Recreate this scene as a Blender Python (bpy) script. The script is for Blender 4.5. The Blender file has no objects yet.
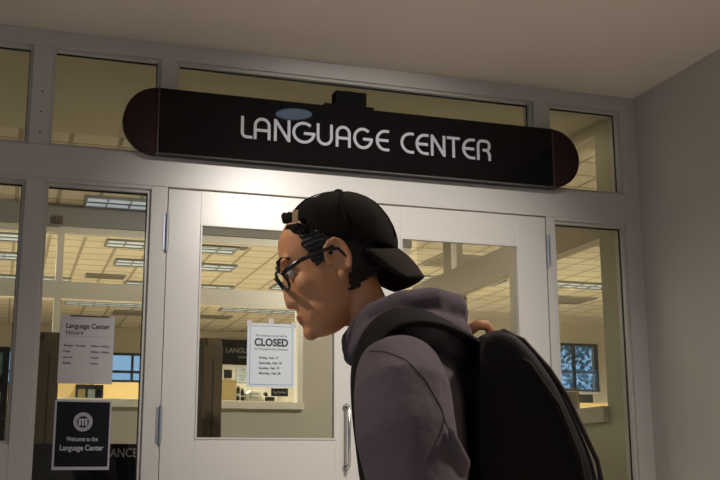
import bpy, bmesh, math, random
from mathutils import Vector, Matrix
from math import sin, cos, pi, radians
random.seed(4)
S = bpy.context.scene
COL = S.collection

# ------------------------------------------------------------------ materials
def new_mat(name):
    m = bpy.data.materials.new(name); m.use_nodes = True
    nt = m.node_tree; b = nt.nodes['Principled BSDF']
    return m, nt, b
def paint(name, col, rough=.5, var=.06, scale=6, bump=0, bscale=120, metal=0, spec=.5, coat=0):
    m, nt, b = new_mat(name)
    N = nt.nodes; K = nt.links
    tc = N.new('ShaderNodeTexCoord'); nz = N.new('ShaderNodeTexNoise')
    nz.inputs['Scale'].default_value = scale; nz.inputs['Detail'].default_value = 4
    K.new(tc.outputs['Object'], nz.inputs['Vector'])
    mr = N.new('ShaderNodeMix'); mr.data_type = 'RGBA'
    mr.inputs['A'].default_value = (*[max(0, c*(1-var)) for c in col], 1)
    mr.inputs['B'].default_value = (*[min(1, c*(1+var)) for c in col], 1)
    K.new(nz.outputs['Fac'], mr.inputs['Factor']); K.new(mr.outputs['Result'], b.inputs['Base Color'])
    b.inputs['Roughness'].default_value = rough; b.inputs['Metallic'].default_value = metal
    b.inputs['Specular IOR Level'].default_value = spec
    if coat: b.inputs['Coat Weight'].default_value = coat; b.inputs['Coat Roughness'].default_value = .03
    if bump:
        n2 = N.new('ShaderNodeTexNoise'); n2.inputs['Scale'].default_value = bscale; n2.inputs['Detail'].default_value = 3
        K.new(tc.outputs['Object'], n2.inputs['Vector'])
        bp = N.new('ShaderNodeBump'); bp.inputs['Strength'].default_value = bump; bp.inputs['Distance'].default_value = .004
        K.new(n2.outputs['Fac'], bp.inputs['Height']); K.new(bp.outputs['Normal'], b.inputs['Normal'])
    return m
def emis(name, col, st, base=(.5,.5,.5)):
    m, nt, b = new_mat(name)
    b.inputs['Base Color'].default_value = (*base, 1)
    b.inputs['Emission Color'].default_value = (*col, 1); b.inputs['Emission Strength'].default_value = st
    return m
def glass(name, tint=(.92,.93,.905), f0=.5):
    m = bpy.data.materials.new(name); m.use_nodes = True
    nt = m.node_tree; nt.nodes.clear(); N = nt.nodes; K = nt.links
    o = N.new('ShaderNodeOutputMaterial'); mx = N.new('ShaderNodeMixShader')
    t = N.new('ShaderNodeBsdfTransparent'); t.inputs[0].default_value = (*tint, 1)
    g = N.new('ShaderNodeBsdfGlossy'); g.inputs['Roughness'].default_value = .0
    fr = N.new('ShaderNodeFresnel'); ge = N.new('ShaderNodeNewGeometry'); mi = N.new('ShaderNodeMath'); mi.operation = 'MULTIPLY_ADD'
    mi.inputs[1].default_value = 1/1.5-1.5; mi.inputs[2].default_value = 1.5   # the same index seen from either face of the pane
    K.new(ge.outputs['Backfacing'], mi.inputs[0]); K.new(mi.outputs[0], fr.inputs['IOR'])
    K.new(fr.outputs[0], mx.inputs[0]); K.new(t.outputs[0], mx.inputs[1]); K.new(g.outputs[0], mx.inputs[2])
    K.new(mx.outputs[0], o.inputs[0])
    return m
def tiles(name, col, line, w, h, mortar, rough=.8, offset=0.0, var=.04):
    m, nt, b = new_mat(name); N = nt.nodes; K = nt.links
    tc = N.new('ShaderNodeTexCoord'); br = N.new('ShaderNodeTexBrick')
    K.new(tc.outputs['Object'], br.inputs['Vector'])
    br.offset = offset; br.squash = 1
    br.inputs['Scale'].default_value = 1; br.inputs['Brick Width'].default_value = w; br.inputs['Row Height'].default_value = h
    br.inputs['Mortar Size'].default_value = mortar; br.inputs['Mortar Smooth'].default_value = .1
    br.inputs['Color1'].default_value = (*[c*(1-var) for c in col], 1); br.inputs['Color2'].default_value = (*[c*(1+var) for c in col], 1)
    br.inputs['Mortar'].default_value = (*line, 1)
    K.new(br.outputs['Color'], b.inputs['Base Color']); b.inputs['Roughness'].default_value = rough
    return m

M = {}
M['frame'] = paint('frame_paint', (.49,.482,.462), .32, .03, 3, .05, 200)
M['door'] = paint('door_paint', (.52,.51,.485), .3, .03, 3, .05, 200)
M['wall'] = paint('corridor_wall', (.50,.475,.44), .38, .04, 1.5, .08, 90)
M['ceil'] = paint('corridor_ceiling', (.72,.65,.58), .7, .04, 1.2, .08, 90)
M['floor'] = tiles('corridor_floor', (.68,.63,.58), (.35,.31,.28), .6, .6, .004, .35)
M['inwall'] = paint('inner_wall', (.50,.46,.385), .6, .04, 2, .04, 100)
M['indry'] = paint('vestibule_ceiling', (.50,.45,.33), .8, .04, 2)
M['soffit'] = paint('soffit_shade', (.27,.255,.23), .7, .04, 2)  # shade on the bulkhead is put into this darker grey
M['inframe'] = paint('inner_frame_paint', (.76,.71,.60), .35, .03, 3)
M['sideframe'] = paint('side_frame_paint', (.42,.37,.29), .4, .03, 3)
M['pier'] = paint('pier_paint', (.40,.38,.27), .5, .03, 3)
M['tile'] = tiles('ceiling_tile', (.60,.54,.41), (.30,.26,.18), .305, .305, .016, .85)
M['carpet'] = paint('inner_carpet', (.55,.50,.40), .95, .15, 40)
M['glass'] = glass('window_glass'); M['lens'] = glass('lens_glass', (.93,.93,.9))
M['black'] = paint('sign_black', (.003,.003,.0035), .04, .1, 20, spec=.22)
M['brown'] = paint('sign_end_brown', (.028,.012,.011), .6, .6, 260, spec=.15)
M['bracket'] = paint('bracket_black', (.006,.006,.006), .9, spec=.05)
M['edge'] = paint('sign_edge', (.05,.035,.03), .3)
M['letter'] = paint('letter_white', (.36,.36,.40), .6, .02, spec=.2)
M['steel'] = paint('hinge_steel', (.30,.34,.40), .38, .05, metal=.6)
M['chrome'] = paint('chrome', (.7,.7,.7), .15, .02, metal=1)
M['dark'] = paint('dark_plastic', (.010,.010,.010), .5, spec=.2)
M['paper'] = paint('white_paper', (.46,.44,.46), .8, .02)
M['paper2'] = paint('notice_paper', (.50,.56,.60), .8, .02)
M['ink'] = paint('ink', (.03,.03,.045), .7)
M['inkgrey'] = paint('ink_grey', (.18,.17,.19), .7)
M['inkblue'] = paint('ink_blue', (.16,.22,.34), .7)
M['poster'] = paint('poster_black', (.006,.007,.011), .6, spec=.12)
M['posttxt'] = paint('poster_text', (.38,.38,.42), .6)
M['gate'] = paint('gate_grey_brown', (.11,.08,.05), .8, .12, 8, spec=.1)
M['wood'] = paint('maple_wood', (.52,.38,.15), .5, .1, 5)
M['white'] = paint('off_white_laminate', (.66,.62,.52), .4, .03)
M['troffer'] = emis('troffer_lens', (.48,.62,.80), .38, (.5,.55,.6))
M['trofdark'] = paint('troffer_frame', (.22,.23,.23), .5)
M['vent'] = paint('vent_metal', (.17,.145,.11), .7)
M['winframe'] = paint('dark_window_frame', (.02,.02,.025), .5)
M['leaf'] = paint('leaf', (.10,.20,.21), .8, .5, 30)  # bluish dusk haze is mixed into the leaf colour
M['bark'] = paint('bark', (.05,.04,.03), .9)
M['lamp'] = emis('downlight_lens', (.58,.74,1.0), 5.0)
M['ring'] = paint('downlight_trim', (.5,.5,.5), .4)
M['skin'] = paint('skin', (.62,.29,.135), .55, .08, 18, .06, 300)
M['lip'] = paint('lip', (.42,.15,.10), .45, .05, 30)
M['hair'] = paint('hair', (.008,.006,.005), .5, .3, 120, .5, 400)
M['cap'] = paint('cap_cotton', (.011,.008,.006), .9, .15, 30, .35, 600, spec=.12)
M['capbrim'] = paint('cap_brim', (.019,.013,.009), .85, .12, 30, .3, 600, spec=.15)
M['brass'] = paint('tan_brass', (.32,.22,.11), .45, .1, 30)
M['pink'] = paint('pink_thread', (.42,.02,.07), .7)
M['hoodie'] = paint('hoodie_fleece', (.100,.080,.093), .92, .14, 14, 1.0, 26, spec=.1)
M['hoodseam'] = paint('hoodie_seam', (.035,.03,.035), .95)
M['pack'] = paint('backpack_nylon', (.005,.0042,.0045), .75, .25, 25, .3, 500, spec=.2)
M['strap'] = paint('strap_webbing', (.008,.006,.006), .8, .2, 60, .3, 500, spec=.15)
M['pipe'] = paint('backpack_piping', (.025,.007,.006), .6)
M['tanloop'] = paint('tan_leather', (.36,.13,.04), .55, .15, 30)
M['jeans'] = paint('jeans', (.03,.04,.065), .9, .2, 60, .3, 300)
M['shoe'] = paint('shoe', (.05,.05,.055), .6); M['sole'] = paint('sole', (.6,.58,.55), .7)
M['eye'] = paint('eye_white', (.6,.56,.52), .25, .02); M['iris'] = paint('iris', (.02,.01,.008), .1)
M['specs'] = paint('glasses_black', (.006,.006,.007), .25, .05)

# ------------------------------------------------------------------ helpers
def mesh_obj(name, bm, mat, parent=None, smooth=False):
    me = bpy.data.meshes.new(name); bmesh.ops.recalc_face_normals(bm, faces=bm.faces); bm.to_mesh(me); bm.free()
    mats = mat if isinstance(mat, (list, tuple)) else [mat]
    for m in mats: me.materials.append(M[m])
    if smooth:
        for p in me.polygons: p.use_smooth = True
    o = bpy.data.objects.new(name, me); COL.objects.link(o)
    if parent: o.parent = parent
    return o
def bx(bm, x0, x1, y0, y1, z0, z1, bev=0):
    r = bmesh.ops.create_cube(bm, size=1)
    vs = r['verts']
    for v in vs:
        v.co = Vector(((x0+x1)/2 + v.co.x*(x1-x0), (y0+y1)/2 + v.co.y*(y1-y0), (z0+z1)/2 + v.co.z*(z1-z0)))
    if bev:
        es = list({e for v in vs for e in v.link_edges})
        bmesh.ops.bevel(bm, geom=es, offset=bev, segments=2, affect='EDGES', profile=.6)
def box(name, b, mat, parent=None, bev=0):
    bm = bmesh.new(); bx(bm, *b, bev); return mesh_obj(name, bm, mat, parent)
def tube(bm, pts, rad, n=10, closed=False, flat=None):
    pts = [Vector(p) for p in pts]; N = len(pts)
    rr = rad if isinstance(rad, (list, tuple)) else [rad]*N
    rings = []; up = None
    for i, p in enumerate(pts):
        a = pts[(i-1) % N] if (closed or i > 0) else p
        b = pts[(i+1) % N] if (closed or i < N-1) else p
        t = (b-a).normalized()
        if up is None:
            up = Vector((0,0,1)) if abs(t.z) < .9 else Vector((0,1,0))
        s = t.cross(up).normalized(); up2 = s.cross(t).normalized(); up = up2
        ring = []
        for k in range(n):
            an = 2*pi*k/n
            r = rr[i]
            ra, rb = (r if not isinstance(r, tuple) else r[0]), (r if not isinstance(r, tuple) else r[1])
            ring.append(bm.verts.new(p + s*cos(an)*ra + up2*sin(an)*rb))
        rings.append(ring)
    R = N if closed else N-1
    for i in range(R):
        A, B = rings[i], rings[(i+1) % N]
        for k in range(n): bm.faces.new((A[k], A[(k+1) % n], B[(k+1) % n], B[k]))
    if not closed:
        bm.faces.new(rings[0][::-1]); bm.faces.new(rings[-1])
def loft(bm, secs, n=28, ex=2.0):
    """secs: list of (centre, axis_u, axis_v, ru, rv)"""
    rings = []
    for c, u, v, ru, rv in secs:
        c = Vector(c); u = Vector(u); v = Vector(v); ring = []
        for k in range(n):
            t = 2*pi*k/n; ct, st = cos(t), sin(t)
            a = math.copysign(abs(ct)**(2/ex), ct); b = math.copysign(abs(st)**(2/ex), st)
            ring.append(bm.verts.new(c + u*ru*a + v*rv*b))
        rings.append(ring)
    for A, B in zip(rings, rings[1:]):
        for k in range(n): bm.faces.new((A[k], A[(k+1) % n], B[(k+1) % n], B[k]))
    bm.faces.new(rings[0][::-1]); bm.faces.new(rings[-1])
def ell(bm, c, r, rot=None, seg=24):
    q = bmesh.ops.create_uvsphere(bm, u_segments=seg, v_segments=seg//2, radius=1)
    mt = Matrix.Translation(c) @ (rot.to_4x4() if rot else Matrix.Identity(4)) @ Matrix.Diagonal((*r, 1))
    bmesh.ops.transform(bm, matrix=mt, verts=q['verts'])
def cyl(bm, c, r, h, axis='z', n=24, r2=None):
    q = bmesh.ops.create_cone(bm, cap_ends=True, segments=n, radius1=r, radius2=r if r2 is None else r2, depth=h)
    rot = {'z': Matrix.Identity(4), 'x': Matrix.Rotation(pi/2, 4, 'Y'), 'y': Matrix.Rotation(pi/2, 4, 'X')}[axis]
    bmesh.ops.transform(bm, matrix=Matrix.Translation(c) @ rot, verts=q['verts'])
def remesh(o, vox, smooth=4, fac=.5):
    m = o.modifiers.new('r', 'REMESH'); m.mode = 'VOXEL'; m.voxel_size = vox; m.use_smooth_shade = True
    s = o.modifiers.new('s', 'SMOOTH'); s.iterations = smooth; s.factor = fac
    dg = bpy.context.evaluated_depsgraph_get(); dg.update()
    me = bpy.data.meshes.new_from_object(o.evaluated_get(dg))
    mats = list(o.data.materials); old = o.data
    o.modifiers.clear(); o.data = me
    if len(me.materials) == 0:
        for k in mats: me.materials.append(k)
    for p in me.polygons: p.use_smooth = True
    bpy.data.meshes.remove(old)
def thing(name, label, cat, loc=(0,0,0), rz=0, group=None):
    o = bpy.data.objects.new(name, None); COL.objects.link(o); o.location = loc; o.rotation_euler = (0,0,rz)
    o.empty_display_size = .1
    return tag(o, label, cat, group)
def tag(o, label, cat, group=None):
    o['label'] = label; o['category'] = cat
    if group: o['group'] = group
    return o
def struct(o, label=None):
    o['kind'] = 'structure'
    if label: o['label'] = label
    return o
def sempty(name, label=None):
    o = bpy.data.objects.new(name, None); COL.objects.link(o); return struct(o, label)
def write(name, txt, size, loc, mat, parent, bold=0, align='CENTER', rot=(pi/2,0,0), width=None, ext=.0006, shear=0):
    cu = bpy.data.curves.new(name, 'FONT'); cu.body = txt; cu.size = size; cu.align_x = align; cu.align_y = 'CENTER'
    cu.extrude = ext; cu.offset = bold; cu.resolution_u = 4
    t = bpy.data.objects.new(name, cu); COL.objects.link(t)
    dg = bpy.context.evaluated_depsgraph_get(); dg.update()
    me = bpy.data.meshes.new_from_object(t.evaluated_get(dg))
    bpy.data.objects.remove(t)
    me.materials.clear(); me.materials.append(M[mat])
    if width:
        xs = [v.co.x for v in me.vertices]; w = max(xs)-min(xs)
        for v in me.vertices: v.co.x *= width/w
    me.transform(Matrix.Translation(loc) @ Matrix.Rotation(rot[2], 4, 'Z') @ Matrix.Rotation(rot[0], 4, 'X'))
    o = bpy.data.objects.new(name, me); COL.objects.link(o); o.parent = parent
    return o

ZC = 3.20
# ------------------------------------------------------------------ corridor shell
struct(box('floor', (-4.0, 9.6, -7.5, 11.2, -.1, 0), 'floor'), 'grey tiled floor of the corridor')
struct(box('ceiling', (-4.0, 3.41, -7.5, .12, ZC, ZC+.1), 'ceil'), 'plain painted corridor ceiling')
struct(box('wall_right', (3.289, 3.41, -7.5, 0.0, 0, ZC), 'wall'), 'bare painted corridor wall at the right')
struct(box('wall_rear', (-4.0, 3.41, -7.6, -7.5, 0, ZC+.1), 'wall'))
wl = sempty('wall_left', 'left corridor wall with an unseen tall opening added to let in blue light')  # opening added out of view so blue sky light reaches the corridor
box('wall_panel', (-4.1, -4.0, -4.4, 11.2, 0, ZC+.1), 'wall', wl); box('wall_panel', (-4.1, -4.0, -7.5, -5.9, 0, ZC+.1), 'wall', wl); box('wall_panel', (-4.1, -4.0, -5.9, -4.4, 2.9, ZC+.1), 'wall', wl)

# ------------------------------------------------------------------ storefront frame
YB = .12
fr = sempty('wall_front', 'painted timber storefront wall with glazed lights')
def fbox(x0, x1, z0, z1, name='frame_member', y0=0.0, mat='frame', bev=.003):
    return box(name, (x0, x1, y0, YB, z0, z1), mat, fr, bev)
for x0, x1 in ((-1.75,-1.66), (-.86,-.77), (.034,.124), (3.192,3.289)):
    fbox(x0, x1, 0, 2.474, 'mullion'); fbox(x0, x1, 2.632, 3.118, 'mullion')
fbox(.607,.686, 0, 2.474, 'mullion'); fbox(.632,.708, 2.632, 3.118, 'mullion')
fbox(2.702,2.752, 0, 2.474, 'mullion'); fbox(2.652,2.746, 2.632, 3.118, 'mullion')
fbox(-4.0, 3.289, 3.118, ZC, 'head_rail'); fbox(-4.0, 3.289, 2.474, 2.632, 'transom_rail')
for x0, x1 in ((-1.66,-.86), (-.77,.034)): fbox(x0, x1, 0, 1.262, 'solid_panel')
fbox(-4.0, -1.75, 0, 2.474, 'solid_panel'); fbox(-4.0,-1.75, 2.632, 3.118, 'solid_panel')
fbox(.124,.607, 0, .12, 'bottom_rail'); fbox(2.752,3.192, 0, .12, 'bottom_rail')
# glazed openings: each with its stop bead and pane
wn = 0
def glaze(x0, x1, z0, z1, mat='frame'):
    global wn; wn += 1
    w = sempty('window_%d' % wn)
    g = .014
    bm = bmesh.new()
    bx(bm, x0, x1, .018, .052, z1-g, z1); bx(bm, x0, x1, .018, .052, z0, z0+g)
    bx(bm, x0, x0+g, .018, .052, z0+g, z1-g); bx(bm, x1-g, x1, .018, .052, z0+g, z1-g)
    mesh_obj('window_frame', bm, mat, w)
    bm = bmesh.new()   # black gasket line
    k = .003
    bx(bm, x0+g, x1-g, .046, .058, z1-g-k*2, z1-g); bx(bm, x1-g-k, x1-g, .046, .058, z0+g, z1-g-k*2)
    mesh_obj('gasket', bm, 'dark', w)
    box('pane', (x0+g, x1-g, .050, .056, z0+g, z1-g), 'glass', w)
    return w
glaze(-1.66,-.86, 2.632, 3.118); glaze(-.77,.034, 2.632, 3.118); glaze(.124,.632, 2.632, 3.118)
glaze(.708,2.652, 2.632, 3.118); glaze(2.746,3.192, 2.632, 3.118)
glaze(-1.66,-.86, 1.262, 2.456); glaze(-.77,.034, 1.262, 2.456); glaze(.124,.607, .12, 2.456); glaze(2.752,3.192, .12, 2.456)
fbox(-1.66,-.86, 2.456, 2.474, 'head_strip'); fbox(-.77,.034, 2.456, 2.474, 'head_strip')
fbox(.124,.607, 2.456, 2.474, 'head_strip'); fbox(2.752,3.192, 2.456, 2.474, 'head_strip')
# three screw heads on the left mullion
for z in (2.70, 2.80, 2.90):
    bm = bmesh.new(); cyl(bm, (.083, -.001, z-.01), .004, .004, 'y', 10); mesh_obj('screw', bm, 'dark', fr)

# ------------------------------------------------------------------ doors
def door(nm, x0, x1, gx0, gx1, hinge_left, label):
    d = sempty(nm, label)
    z0, z1, gz0, gz1 = .008, 2.467, 1.287, 2.305
    bm = bmesh.new()
    bx(bm, x0, gx0, .006, .05, z0, z1, .002); bx(bm, gx1, x1, .006, .05, z0, z1, .002)
    bx(bm, gx0, gx1, .006, .05, gz1, z1); bx(bm, gx0, gx1, .006, .05, z0, gz0)
    mesh_obj('door_leaf', bm, 'door', d)
    bm = bmesh.new(); g = .008
    bx(bm, gx0, gx1, .001, .03, gz1-g, gz1); bx(bm, gx0, gx1, .001, .03, gz0, gz0+g)
    bx(bm, gx0, gx0+g, .001, .03, gz0+g, gz1-g); bx(bm, gx1-g, gx1, .001, .03, gz0+g, gz1-g)
    mesh_obj('glazing_bead', bm, 'frame', d)
    box('pane', (gx0+g, gx1-g, .024, .030, gz0+g, gz1-g), 'glass', d)
    hx = x0-.004 if hinge_left else x1+.004
    for hz in (2.25 if hinge_left else 2.283, 1.35, .30):
        hh = .16 if hz > 2.26 or hz < 2 else .17
        bm = bmesh.new()
        cyl(bm, (hx, -.010, hz), .008, hh, 'z', 14)
        for k in (-1, 1): cyl(bm, (hx, -.012, hz+k*(hh/2+.004)), .006, .01, 'z', 10)
        s = 1 if hinge_left else -1
        bx(bm, *sorted((hx, hx-s*.018)), -.006, -.001, hz-hh/2, hz+hh/2)
        mesh_obj('hinge', bm, 'steel', d)
    return d
d1 = door('door_1', .690, 1.691, .848, 1.525, True, 'left leaf of the white double door, carrying the closed notice')
d2 = door('door_2', 1.697, 2.698, 1.872, 2.531, False, 'right leaf of the white double door, behind the person')
hd = bmesh.new()
tube(hd, [(1.577,.004,1.445),(1.577,-.045,1.445),(1.577,-.052,1.435),(1.577,-.052,1.17),(1.577,-.045,1.16),(1.577,.004,1.16)], .008, 10)
hd = mesh_obj('door_handle', hd, 'chrome', d1, True)
for z in (1.445, 1.16):
    bm = bmesh.new(); cyl(bm, (1.577, 0, z), .016, .012, 'y', 18); mesh_obj('rose', bm, 'chrome', hd)

# ------------------------------------------------------------------ LANGUAGE CENTER sign
sg = thing('name_sign', 'long black board sign with rounded brown ends reading LANGUAGE CENTER', 'sign', (1.665, -.02, 2.617))
def loc_(o, root):  # keep world placement when parented to a moved empty
    o.data.transform(Matrix.Rotation(-root.rotation_euler.z, 4, 'Z') @ Matrix.Translation(-Vector(root.location)))
    return o
bd = loc_(box('board', (.617, 2.713, -.085, -.006, 2.617, 2.938), 'black', sg, .002), sg)
for side, cx in ((-1, .616), (1, 2.714)):
    bm = bmesh.new(); r = .1605; cz = 2.7775; n = 40
    top, bot = [], []
    for y, lst in ((-.078, top), (-.008, bot)):
        for k in range(n+1):
            a = -pi/2 + pi*k/n
            lst.append(bm.verts.new((cx + side*r*cos(a), y, cz + r*sin(a))))
    bm.faces.new(top); bm.faces.new(bot[::-1])
    for k in range(n): bm.faces.new((top[k], top[k+1], bot[k+1], bot[k]))
    bm.faces.new((top[n], top[0], bot[0], bot[n]))
    loc_(mesh_obj('rounded_end', bm, 'brown', sg), sg)
    bm = bmesh.new(); bx(bm, cx-.0035, cx+.0035, -.087, -.006, 2.615, 2.94); loc_(mesh_obj('joint_strip', bm, 'edge', sg), sg)
def arc(cx, cz, rx, rz, a0, a1, n=14):
    return [(cx+rx*cos(radians(a0+(a1-a0)*k/n)), cz+rz*sin(radians(a0+(a1-a0)*k/n))) for k in range(n+1)]
# unit letters: x in 0..w (metres / height), z 0..1, strokes are polylines of the centre line
def glyph(c, w, h, s):
    t = s/2; L, R_, B, T = t, w-t, t, h-t
    if c == 'L': r = .022; return [[(L, h)] + arc(L+r, B+r, r, r, 180, 270, 8) + [(w, B)]]
    if c in 'A':
        rx = (R_-L)/2; return [[(L, 0)] + arc(L+rx, T-rx, rx, rx, 180, 0, 18) + [(R_, 0)], [(L, h*.42), (R_, h*.42)]]
    if c == 'U':
        rx = (R_-L)/2; return [[(L, h)] + arc(L+rx, B+rx, rx, rx, 180, 360, 18) + [(R_, h)]]
    if c == 'N': return [[(L, 0), (L, h)], [(R_, 0), (R_, h)], [(L, h-t*.6), (R_, t*.6)]]
    if c == 'G':
        rx = (R_-L)/2; rz = (T-B)/2; return [arc(w/2, h/2, rx, rz, 48, 357, 30), [(w*.50, h*.47), (w, h*.47)]]
    if c == 'C':
        rx = R_-L; rz = (T-B)/2; return [[(w, T)] + arc(L+rx*.80, h/2, rx*.80, rz, 90, 270, 20) + [(w, B)]]
    if c == 'E':
        rx = R_-L; rz = (T-B)/2; return [[(w, T)] + arc(L+rx*.75, h/2, rx*.75, rz, 90, 270, 20) + [(w, B)], [(L, h/2), (w*.95, h/2)]]
    if c == 'T': return [[(0, T), (w, T)], [(w/2, T), (w/2, 0)]]
    if c == 'R':
        r = h*.22; return [[(L, 0), (L, h*.62)] + arc(L+r*.9, T-r, r*.9, r, 180, 90, 8) + arc(R_-r*.75, T-r, r*.75, r, 90, -90, 14) + [(w*.42, T-2*r)], [(R_-r*.65, T-2*r), (R_-.006, h*.40), (R_, h*.28), (R_, 0)]]
def ribbon(bm, pts, s, y0, y1):
    P2 = [Vector(p) for p in pts]; n = len(P2); Ls, Rs = [], []
    for i, p in enumerate(P2):
        a = (p-P2[i-1]).normalized() if i else None
        b = (P2[i+1]-p).normalized() if i < n-1 else None
        a = a or b; b = b or a
        na = Vector((-a.y, a.x)); nb = Vector((-b.y, b.x)); m = (na+nb)
        m = m.normalized(); k = s/2/max(.4, m.dot(na))
        Ls.append(p+m*k); Rs.append(p-m*k)
    out = Ls + Rs[::-1]
    for i in range(n-1):
        q = [Ls[i], Ls[i+1], Rs[i+1], Rs[i]]
        f = [bm.verts.new((v.x, y0, v.y)) for v in q]; g = [bm.verts.new((v.x, y1, v.y)) for v in q]
        bm.faces.new(f); bm.faces.new(g[::-1])
        for k in range(4): bm.faces.new((f[k], f[(k+1) % 4], g[(k+1) % 4], g[k]))
letters = [('L',1.014,1.072),('A',1.078,1.162),('N',1.179,1.262),('G',1.272,1.390),('U',1.397,1.481),('A',1.496,1.575),('G',1.588,1.692),('E',1.708,1.780),
 ('C',1.842,1.915),('E',1.924,1.996),('N',2.008,2.089),('T',2.098,2.172),('E',2.184,2.256),('R',2.267,2.346)]
for c, x0, x1 in letters:
    bm = bmesh.new()
    for si, st in enumerate(glyph(c, x1-x0, .112, .0145)): ribbon(bm, [(x0+a, 2.725+b) for a, b in st], .0145, -.0892-.0003*si, -.084)
    bmesh.ops.remove_doubles(bm, verts=bm.verts, dist=1e-5)
    loc_(mesh_obj('letter', bm, 'letter', sg), sg)
br = bmesh.new(); bx(br, 1.50,1.665,-.075,-.002,2.952,3.028,.004); bx(br, 1.44,1.70,-.085,-.01,2.940,2.951); bx(br, 1.56,1.60,-.06,-.004,3.028,3.034)
tag(mesh_obj('sign_bracket', br, 'bracket'), 'small dark metal bracket box on top edge of the black sign', 'bracket')

# ------------------------------------------------------------------ recessed downlight in the corridor ceiling
dl = thing('recessed_downlight', 'round recessed ceiling downlight in front of the sign', 'light', (1.518, -.998, ZC))
bm = bmesh.new(); tube(bm, [(.112*cos(2*pi*k/40), .112*sin(2*pi*k/40), -.004) for k in range(40)], .007, 8, True); mesh_obj('trim_ring', bm, 'ring', dl, True)
bm = bmesh.new(); cyl(bm, (0,0,-.003), .106, .006, 'z', 48); mesh_obj('lens', bm, 'lamp', dl)
def spot(name, loc, power, col, size, blend=.8, rad=.06, tgt=None):
    l = bpy.data.lights.new(name, 'SPOT'); l.energy = power; l.color = col; l.spot_size = radians(size); l.spot_blend = blend; l.shadow_soft_size = rad
    o = bpy.data.objects.new(name, l); COL.objects.link(o); o.location = loc
    d = (Vector(tgt)-Vector(loc)) if tgt else Vector((0,0,-1)); o.rotation_euler = d.to_track_quat('-Z','Y').to_euler()
    return o

# ------------------------------------------------------------------ notices on the glass
def tape(parent, pts, w=.02, h=.012):
    for x, z in pts:
        o = box('tape', (x-w/2, x+w/2, -.0016, -.0006, z-h/2, z+h/2), 'lens', parent)
# hours
t = thing('opening_hours_notice', 'white paper notice headed Language Center Hours on the left sidelight glass', 'notice', (.347, .046, 1.533))
box('sheet', (-.122,.120,-.0005,.0015,0,.312), 'paper', t)
write('heading', 'Language Center', .033, (-.097,-.001,.262), 'ink', t, .0006, 'LEFT', width=.195)
bpy_h = t.children[-1]
write('subheading', 'Hours', .031, (-.097,-.001,.232), 'ink', t, .0001, 'LEFT')
box('rule', (-.097,.098,-.0012,-.0004,.2145,.2155), 'inkgrey', t)
for i, (a, b) in enumerate((('Monday - Thursday','9:00am - 8:00pm'),('Friday','9:00am - 5:00pm'),('Saturday','Closed'),('Sunday','Closed'))):
    write('day', a, .0125, (-.102,-.001,.172-i*.0265), 'ink', t, .0002, 'LEFT')
    write('time', b, .0125, (.018,-.001,.172-i*.0265), 'ink', t, .0002, 'LEFT')
box('tape', (-.08,.095,-.0035,-.0008,.306,.312), 'ink', t)
# welcome
t = thing('welcome_poster', 'black poster with white border and round seal reading Welcome to the Language Center', 'poster', (.347, .046, 1.150))
box('sheet', (-.126,.124,-.0005,.0015,0,.309), 'posttxt', t)
box('printed_field', (-.117,.116,-.0018,-.0006,.014,.301), 'poster', t)
bm = bmesh.new(); cx, cz = .0, .212
def disc(bm, cx, cz, r0, r1, y0, y1, n=40):
    for k in range(n):
        a, b = 2*pi*k/n, 2*pi*(k+1)/n
        q = [(cx+r1*cos(a), cz+r1*sin(a)), (cx+r1*cos(b), cz+r1*sin(b)), (cx+r0*cos(b), cz+r0*sin(b)), (cx+r0*cos(a), cz+r0*sin(a))]
        f = [bm.verts.new((p[0], y0, p[1])) for p in q]; bm.faces.new(f)
disc(bm, cx, cz, .0285, .042, -.0024, 0)
disc(bm, cx, cz, .0255, .0270, -.0024, 0)
bx(bm, -.004,.004,-.0026,-.002,cz-.018,cz+.006); bx(bm, -.019,-.009,-.0026,-.002,cz-.016,cz+.004); bx(bm, .009,.019,-.0026,-.002,cz-.016,cz+.004)
bx(bm, -.020,.020,-.0026,-.002,cz+.006,cz+.014)
mesh_obj('seal', bm, 'posttxt', t)
bm = bmesh.new()
for k in range(20):
    a = 2*pi*k/20; x, z = cx+.0352*cos(a), cz+.0352*sin(a); bx(bm, x-.0022, x+.0022, -.003, -.0025, z-.0022, z+.0022)
mesh_obj('seal_lettering', bm, 'poster', t)
write('line', 'Welcome to the', .0265, (0,-.0022,.135), 'posttxt', t, .0006, width=.138)
write('line', 'Language Center', .034, (-.001,-.0022,.096), 'posttxt', t, .0008, width=.190)
# closed
t = thing('closed_notice', 'white paper notice reading CLOSED with a thin blue border on the door glass', 'notice', (1.210, .020, 1.532))
box('sheet', (-.121,.115,-.0005,.0015,0,.306), 'paper2', t)
bm = bmesh.new(); k = .0022; b0, b1, c0, c1 = -.108, .102, .012, .294
bx(bm, b0, b1, -.0016, -.0006, c0, c0+k); bx(bm, b0, b1, -.0016, -.0006, c1-k, c1); bx(bm, b0, b0+k, -.0016, -.0006, c0, c1); bx(bm, b1-k, b1, -.0016, -.0006, c0, c1)
mesh_obj('border', bm, 'inkblue', t)
write('line', 'The Language Center will be', .0135, (-.003,-.001,.247), 'inkgrey', t, .0002, width=.158)
write('word', 'CLOSED', .050, (-.003,-.001,.213), 'ink', t, .0019, width=.166)
write('line', "for President's Day Weekend", .0135, (-.003,-.001,.182), 'inkgrey', t, .0002, width=.165)
for i, a in enumerate(('Friday, Feb 17','Saturday, Feb 18','Sunday, Feb 19','Monday, Feb 20')):
    write('line', a, .0165, (-.062,-.001,.140-i*.0245), 'ink', t, .0003, 'LEFT')
for x, z, r in ((-.112,.306,0), (.108,.306,0), (-.005,.318,0)):
    box('tape', (x-.012, x+.012, -.0028, -.0008, z-.016, z+.012), 'paper', t)

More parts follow.
